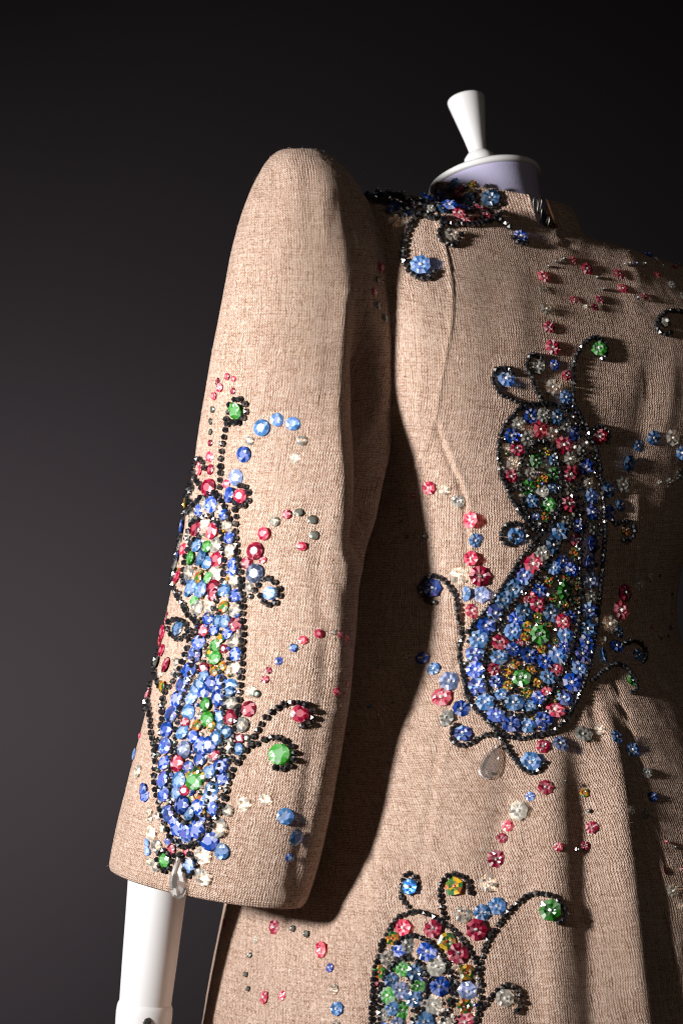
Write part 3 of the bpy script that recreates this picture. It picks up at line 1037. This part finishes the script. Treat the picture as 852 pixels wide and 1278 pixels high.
BACK_FLOWERS = """630,473,22,L 669,458,18,C 745,436,20,G 747,544,18,R 540,734,22,V 577,917,21,V 662,952,25,L 642,669,20,L 788,850,16,G 795,818,16,L 780,662,14,A
637,543,19,B 645,529,19,C 661,519,20,B 676,518,18,C 693,520,19,L 705,530,18,C 716,541,19,B 672,536,22,R 657,547,19,C 687,544,18,C 631,559,12,C 645,560,19,R 638,577,19,C 637,594,17,R 640,607,11,C 702,555,23,R 709,572,19,C 725,562,19,C 710,591,22,R 709,611,18,C 708,630,22,R 703,647,18,C 730,582,19,B 733,603,18,C 735,620,19,L 737,640,20,B 738,659,18,C 719,657,16,B
666,575,19,G 679,564,12,A 688,574,14,L 680,580,14,C 689,592,18,G 660,591,16,C 678,597,12,A 671,600,10,A 658,609,20,G 675,614,16,C 688,609,15,L 662,626,17,L 683,630,19,G 668,644,11,V 679,646,12,A 671,655,9,K
697,664,22,L 688,680,23,L 675,691,19,C 664,704,24,R 653,719,23,V 640,735,24,L 716,674,16,R 737,678,21,B 735,701,21,V 735,724,22,W 735,745,18,C 733,763,22,V 715,690,14,A 701,700,18,B 711,711,18,B 689,709,17,L 705,722,12,A 719,732,12,A 684,726,13,A 702,738,23,G 672,736,18,B 689,748,13,A 718,750,13,A 704,756,13,A 663,742,9,R 656,749,10,R 669,755,20,R 653,764,22,L 686,765,23,L 711,771,18,B 700,777,19,R 643,773,18,B 670,771,13,A 657,783,13,A 683,783,13,A
638,789,21,L 672,793,24,G 654,795,12,A 691,800,11,A 675,811,13,A 648,803,12,R 703,794,20,L 732,786,23,L 702,808,15,B 640,812,19,B 659,820,23,B 694,820,24,L 679,827,21,B 731,804,23,B 725,818,22,V 721,837,22,L 693,837,18,R 683,847,21,L 643,830,14,A 633,840,12,A 662,837,14,A 650,848,23,G 633,857,13,A 670,854,13,A 657,865,13,A 681,865,14,R 671,873,20,B 641,879,24,L 660,883,17,L 712,853,24,B 703,872,22,V 692,888,24,R 678,899,23,B 657,906,20,L 637,906,22,B
627,749,21,L 618,765,22,V 606,783,23,B 597,799,23,L 592,817,22,V 593,837,23,B 623,803,20,R 622,822,21,L 616,836,17,R 619,852,17,B 595,857,23,V 605,878,22,L 618,894,22,V 625,868,17,L"""
beads(BACK_FLOWERS, M, body_bvh, H, 'f', 10, 2.5)
seed_filler("675,664 650,643 632,612 621,570 628,532 649,508 686,504 715,504 740,555 751,612 753,672 747,755 737,815 715,882 686,915 646,922 608,901 582,867 575,815 597,772 632,724 660,682",
            BACK_FLOWERS, M, body_bvh, 520, 5.2, FILL, .25)
pear('glass_drop', 613, 950, 0.32, 46, 29, M, body_bvh, CLEAR, cut=False)
beads("""677,346,16,R 675,362,11,C 679,386,18,C 684,409,15,R 688,434,19,R 690,456,14,B 706,469,14,R 688,483,20,C 704,496,18,L
682,333,6,K 691,327,7,K 701,324,8,K 715,325,10,R 731,336,15,R 743,347,8,K 750,361,8,K 748,374,12,R 741,384,10,R 729,384,8,C 715,375,10,R 771,343,15,R 776,361,13,R 778,331,7,K 784,330,7,K 792,330,7,V 802,330,7,K 793,373,9,K 804,371,10,R 820,343,10,R 809,316,15,B 817,324,10,C 826,332,10,C 841,334,9,R 837,356,10,C 849,326,11,C 851,370,11,C
814,546,18,L 795,556,14,L 783,578,20,L 837,546,20,C 850,565,17,L 776,605,21,C 758,611,20,L 773,631,15,L 760,640,18,B 821,602,9,C 834,602,12,C 846,592,15,C
572,718,21,C 598,719,25,R 582,741,18,L 600,742,20,W 588,763,18,R 588,697,18,R 592,674,17,L 587,649,20,R 571,626,16,C 555,611,13,C 535,609,16,R 517,618,9,R 530,669,9,K 505,634,7,C 502,651,6,K 509,669,6,R
527,822,16,B 541,835,16,L 508,820,10,C 560,851,24,W 551,871,24,R 575,885,21,B 557,897,22,C 472,832,9,C 462,857,6,R 462,882,9,L 474,892,8,C 490,877,7,K
677,932,17,R 698,929,20,W 727,917,22,C 747,912,14,C 768,920,17,L 788,936,18,L 680,983,18,R 703,976,9,K 661,994,11,V 647,1012,24,C 728,990,11,A 734,1012,8,K 633,1031,14,R 626,1046,12,R 619,1072,21,R 608,1103,22,C 696,1057,11,R 718,1060,10,K 729,1056,11,R 738,1033,15,R 787,1011,10,C 804,1015,13,C 806,965,14,C 813,995,13,B 829,1087,10,R 838,1112,16,C 830,1052,7,R 840,1058,7,K 849,1085,7,R 849,1132,10,C
778,740,21,R 773,762,23,R 795,728,17,C 809,720,13,C 822,718,6,K 837,741,6,K 759,780,23,C 771,789,15,L 750,799,12,C 768,807,19,B 752,818,19,L 812,782,7,R 823,796,7,R 832,794,6,K 837,764,7,R 835,783,9,K""", coat, body_bvh, H, 'f', 10)
# dark curl towards the far shoulder
M = motif(835, 404, body_bvh, 'dark beaded curl below the far shoulder')
strand("880,392 866,390 852,390 843,389 834,389 826,392 820,397 817,404 819,412 825,417 832,418 838,414", M, body_bvh, H, d=7.4)
beads("828,404,18,K 831,402,13,A", M, body_bvh, H, 'f', 10)

# ---------------------------------------------------------------- paisley on the skirt
M = motif(530, 1215, body_bvh, 'crystal paisley at the lower edge of the skirt')
H = (540, 1215)
for s in [
    "523,1107 520,1098 515,1092 509,1090 504,1096 502,1103 501,1111 502,1121 507,1129 513,1134",
    "587,1114 586,1106 583,1099 578,1094 571,1092 564,1091 557,1095 552,1101 549,1111 550,1121 551,1131 553,1140 557,1148",
    "464,1330 462,1300 463,1285 463,1270 463,1258 464,1248 465,1238 465,1228 467,1218 468,1208 471,1198 474,1187 477,1176 481,1168 485,1161 490,1153 495,1147 501,1143 508,1140 516,1138 524,1138 532,1140 540,1144 548,1148 556,1154 564,1160 571,1167 578,1173 583,1180 588,1189 593,1198 596,1208 598,1219 599,1230 600,1241 599,1252 597,1262 594,1272 590,1283 584,1300 578,1330",
    "476,1300 474,1280 474,1268 473,1257 474,1247 475,1237 477,1228 481,1218 486,1211 491,1204 497,1199 504,1196 511,1196 518,1199 525,1204 530,1211 533,1220 534,1230 533,1240 531,1250 528,1260 522,1269 514,1278",
    "497,1177 504,1170 511,1168 518,1168 526,1170 534,1174 541,1179 547,1185 552,1193 557,1202 561,1211 564,1222 565,1234 564,1246 561,1258 556,1268 549,1279",
    "599,1208 601,1197 603,1187 607,1177 612,1167 619,1157 626,1148 634,1138 643,1129 652,1122 662,1117 672,1115 681,1116 690,1119 697,1125 703,1133 705,1141 701,1149 694,1152",
    "601,1258 608,1251 614,1243 620,1235 627,1231 635,1230 643,1236 648,1244 649,1252 646,1260 639,1263",
]:
    strand(s, M, body_bvh, H, d=7.5, gap=0.88)
SKIRT_FLOWERS = """512,1107,20,L 567,1107,23,A 686,1136,26,G 629,1246,22,C 503,1158,21,R 541,1160,23,R 490,1171,17,A 498,1186,18,B 485,1196,20,C 511,1182,21,C 533,1188,24,B 558,1175,22,A 572,1190,25,R 545,1207,24,C 473,1213,16,A 582,1214,19,A 471,1228,9,R 503,1210,18,G 518,1214,20,L 488,1223,18,L 500,1236,21,W 522,1230,19,G 549,1231,24,B 484,1243,21,G 516,1247,20,L 489,1258,19,L 504,1261,21,G 541,1254,23,C 583,1236,23,W 579,1256,18,A 581,1276,23,R 530,1275,24,L 479,1267,16,C 496,1277,16,W 478,1284,16,V 555,1277,17,C 512,1288,20,B 566,1292,20,B"""
beads(SKIRT_FLOWERS, M, body_bvh, H, 'f', 10, 2.0)
seed_filler("465,1300 466,1220 478,1175 496,1175 533,1173 556,1200 575,1180 597,1225 598,1260 585,1300", SKIRT_FLOWERS, M, body_bvh, 110, 5.2, FILL, .4)
beads("""620,1131,21,L 601,1139,20,L 578,1142,20,C 595,1160,26,R 343,1157,18,R 367,1159,12,K 384,1166,13,K 402,1185,20,R 412,1208,11,V 417,1235,13,C 421,1259,17,L 420,1278,10,C 320,1173,10,C 313,1193,10,K 308,1216,10,K 311,1234,10,K 331,1245,16,R 353,1243,12,R 281,1152,11,R""", coat, body_bvh, H, 'f', 10)

# ---------------------------------------------------------------- paisley lying over shoulder and collar
M = motif(560, 270, all_bvh, 'dark crystal paisley over the shoulder and collar')
H = (590, 300)
for s in [
    "452,236 463,240 475,246 488,252 500,258 514,265 528,270 543,275 558,280 573,282 588,281 603,279 616,275 624,268 629,259 629,250 625,242",
    "448,234 460,234 474,234 488,235 501,237 514,241 526,246 536,249 546,246 556,240 567,234 580,230 593,230 605,233 616,238",
    "456,244 468,250 480,254 492,256", "540,258 552,262 566,265 580,266 594,262 606,258",
    "470,240 484,243 498,248 512,254 526,259 540,262",
    "517,272 512,282 508,293 505,305 504,317 505,328 509,338 516,345 524,349 533,349 540,344 543,337",
    "550,284 548,292 551,300 557,306 565,307 571,302 573,294", "617,273 625,278 632,283 638,290", "638,298 644,304 652,305 658,302",
]:
    strand(s, M, all_bvh, H, d=8.2, lift=1.0)
beads("""524,333,24,L 560,296,17,C 648,296,18,B 556,246,23,B 575,240,15,R 588,250,16,L 612,250,22,L 572,233,14,L 590,233,11,A 591,241,11,A 584,242,11,C 604,259,14,C 570,272,16,R 581,275,14,R 597,267,17,R 606,271,13,R 560,262,19,B 548,266,14,L 577,262,14,B 590,264,12,C 545,254,14,B 530,253,18,B 520,248,12,R 507,242,13,R 500,236,11,C 487,240,12,C 517,256,14,R 535,264,11,C 505,264,19,B 492,262,16,B 497,275,23,C 474,242,12,V 462,240,11,K 455,241,12,B 466,247,13,L 479,251,14,B 470,238,11,C 492,247,13,L""", M, all_bvh, H, 'f', 10, 9.0)
seed_filler("448,231 480,230 520,238 540,244 565,234 590,229 618,236 630,250 626,268 600,281 560,282 530,273 500,262 475,252", "556,246,10,B 612,250,12,L", M, all_bvh, 95, 6.5, [JET, GEM['K'], GEM['B'], SEED], .12)  # black beads, partly added to darken it as the sleeve cap's shadow does

# ---------------------------------------------------------------- metal links at the collar slit
hw = empty('chain_fastener', P(677, 268, -75) - coat.location, coat)
for k, (x, y, a) in enumerate([(668, 256, 0.15), (673, 256, -0.25), (675, 269, 0.45), (682, 280, 0.5)]):
    bm = bmesh.new()
    n = 20
    V = []
    for i in range(n):
        t = 2 * math.pi * i / n
        cx_, cy_ = 3.2 * math.cos(t), 8.0 * math.sin(t) + (1.5 if math.sin(t) > 0 else -1.5)
        ring = []
        for j in range(6):
            b = 2 * math.pi * j / 6
            ring.append(bm.verts.new(((cx_ + 1.0 * math.cos(b) * math.cos(t)) * S, 1.0 * math.sin(b) * S, (cy_ + 1.0 * math.cos(b) * math.sin(t)) * S)))
        V.append(ring)
    for i in range(n):
        for j in range(6):
            bm.faces.new((V[i][j], V[(i + 1) % n][j], V[(i + 1) % n][(j + 1) % 6], V[i][(j + 1) % 6]))
    me = bpy.data.meshes.new('metal_link')
    bm.to_mesh(me)
    bm.free()
    me.materials.append(STEEL)
    for p in me.polygons:
        p.use_smooth = True
    o = link('metal_link', me, hw)
    o.location = P(x, y, -84 - k) - coat.location - hw.location
    o.rotation_euler = (0.1, -a, 0.5 + 0.5 * k)

# ---------------------------------------------------------------- mannequin
man = empty('mannequin', Vector(((640 - CX) * S, 0, 0)))
man['label'] = 'white tailor mannequin with lavender neck, turned finial and jointed arm under the coat'
man['category'] = 'mannequin'
TAU = math.radians(21)
AX = Vector((-PS * math.sin(TAU), PC * math.sin(TAU), math.cos(TAU)))
NK0 = P(605, 229, 26)


def lathe(name, prof, origin, axis, mat, parent, seg=64):
    q = axis.to_track_quat('Z', 'Y').to_matrix()
    V, F = [], []
    for h, r in prof:
        for k in range(seg):
            a = 2 * math.pi * k / seg
            V.append(q @ Vector((r * math.cos(a) * S, r * math.sin(a) * S, h * S)))
    n = len(prof)
    for i in range(n - 1):
        for k in range(seg):
            F.append((i * seg + k, i * seg + (k + 1) % seg, (i + 1) * seg + (k + 1) % seg, (i + 1) * seg + k))
    F.append(tuple(range(seg))[::-1])
    F.append(tuple((n - 1) * seg + k for k in range(seg)))
    o = link(name, mesh_from(name, V, F, [mat]), parent)
    par = parent.location + (parent.parent.location if parent.parent else Vector((0, 0, 0)))
    o.location = origin - par
    return o


lathe('neck_block', [(-90, 66), (-60, 66), (-30, 64), (-6, 66), (0, 67)], NK0, AX, LAVENDER, man)
lathe('neck_cap', [(-2, 63), (-1.5, 69), (0, 71), (3, 71.5), (5.5, 70.5), (7.5, 67), (11, 60), (15, 40), (17, 18), (17.2, 3)], NK0, AX, WHITE, man)
fin = lathe('finial', [(h + 4, r) for h, r in [(38, 9), (40, 11), (44, 11.4), (60, 14), (80, 18), (100, 22), (108, 23.6), (112, 24), (114.5, 23.2), (116, 21), (117, 16), (117.3, 4)]], NK0, AX, WHITE, man)
lathe('collar_ring', [(14, 19), (24, 20), (32, 20), (36, 19), (39, 16.5), (42, 14), (43, 6)], NK0, AX, WHITE, fin, 48)

# arm that comes out of the cuff
top_a, bot_a = P(199, 1082, -168), P(181, 1256, -160)
axa = (bot_a - top_a).normalized()
LA = (bot_a - top_a).length / S
arm = lathe('forearm', [(-18, 37), (0, 36.5), (60, 34.5), (120, 32.8), (LA - 8, 31.4), (LA - 3, 31.2), (LA + 4, 30.5)], top_a, axa, WHITE, man)
lathe('wrist_joint', [(LA - 7, 28), (LA - 5, 31.5), (LA, 33.4), (LA + 8, 34), (LA + 20, 33.6), (LA + 60, 31), (LA + 110, 28), (LA + 112, 24)], top_a, axa, WHITE, man)
# cross-head screw in the joint
scr_p = P(184, 1275, -159 - 33)
sax = Vector((0.06, -1, 0.05)).normalized()
screw = lathe('screw', [(-4, 6), (0.2, 6), (1.0, 5.4), (1.4, 4.2), (1.5, 1)], scr_p, sax, STEEL, man, 24)
bm = bmesh.new()
for a in (0, 1):
    bmesh.ops.create_cube(bm, size=1.0, matrix=Matrix.Rotation(0.3 + a * math.pi / 2, 4, 'Z') @ Matrix.Diagonal((7.0 * S, 1.5 * S, 1.0 * S + a * 0.02 * S, 1)))
bm.transform(sax.to_track_quat('Z', 'Y').to_matrix().to_4x4())
me = bpy.data.meshes.new('cross_slot')
bm.to_mesh(me)
bm.free()
me.materials.append(DARK)  # dark colour on raised bars paints in the slot's shade
o = link('cross_slot', me, screw)
o.location = sax * (1.3 * S)

# ---------------------------------------------------------------- loose fibres standing off the linen
V, F = [], []
rng = np.random.default_rng(3)
for src, cnt in ((sfl[:len(srow) * NS], 3000), (flat, 1500)):
    ids = rng.integers(0, len(src), cnt * 3)
    made = 0
    for i in ids:
        p = Vector(src[i])
        q = to_px(np.array([src[i]]))[0]
        if p.y > -0.02 or not (100 < q[0] < 880 and 150 < q[1] < 1320) or made >= cnt:
            continue
        made += 1
        d = Vector(rng.normal(0, 1, 3))
        d.y -= 0.7
        d.normalize()
        d2 = (d + Vector(rng.normal(0, .6, 3))).normalized()
        L = rng.uniform(1.5, 5.0) * S * .5
        wv = d.cross(Vector(rng.normal(0, 1, 3))).normalized() * 0.11 * S
        b = len(V)
        for c, ww in ((p - d * 1.0 * S, 1), (p + d * L, .8), (p + d * L + d2 * L, .4)):
            V += [c - wv * ww, c + wv * ww]
        F += [(b, b + 1, b + 3, b + 2), (b + 2, b + 3, b + 5, b + 4)]
o = coat_part('lint', mesh_from('lint', V, F, [simple('linen_fibre', (0.62, 0.46, 0.36), 0.8, 0.2).m]))
o['kind'] = 'stuff'
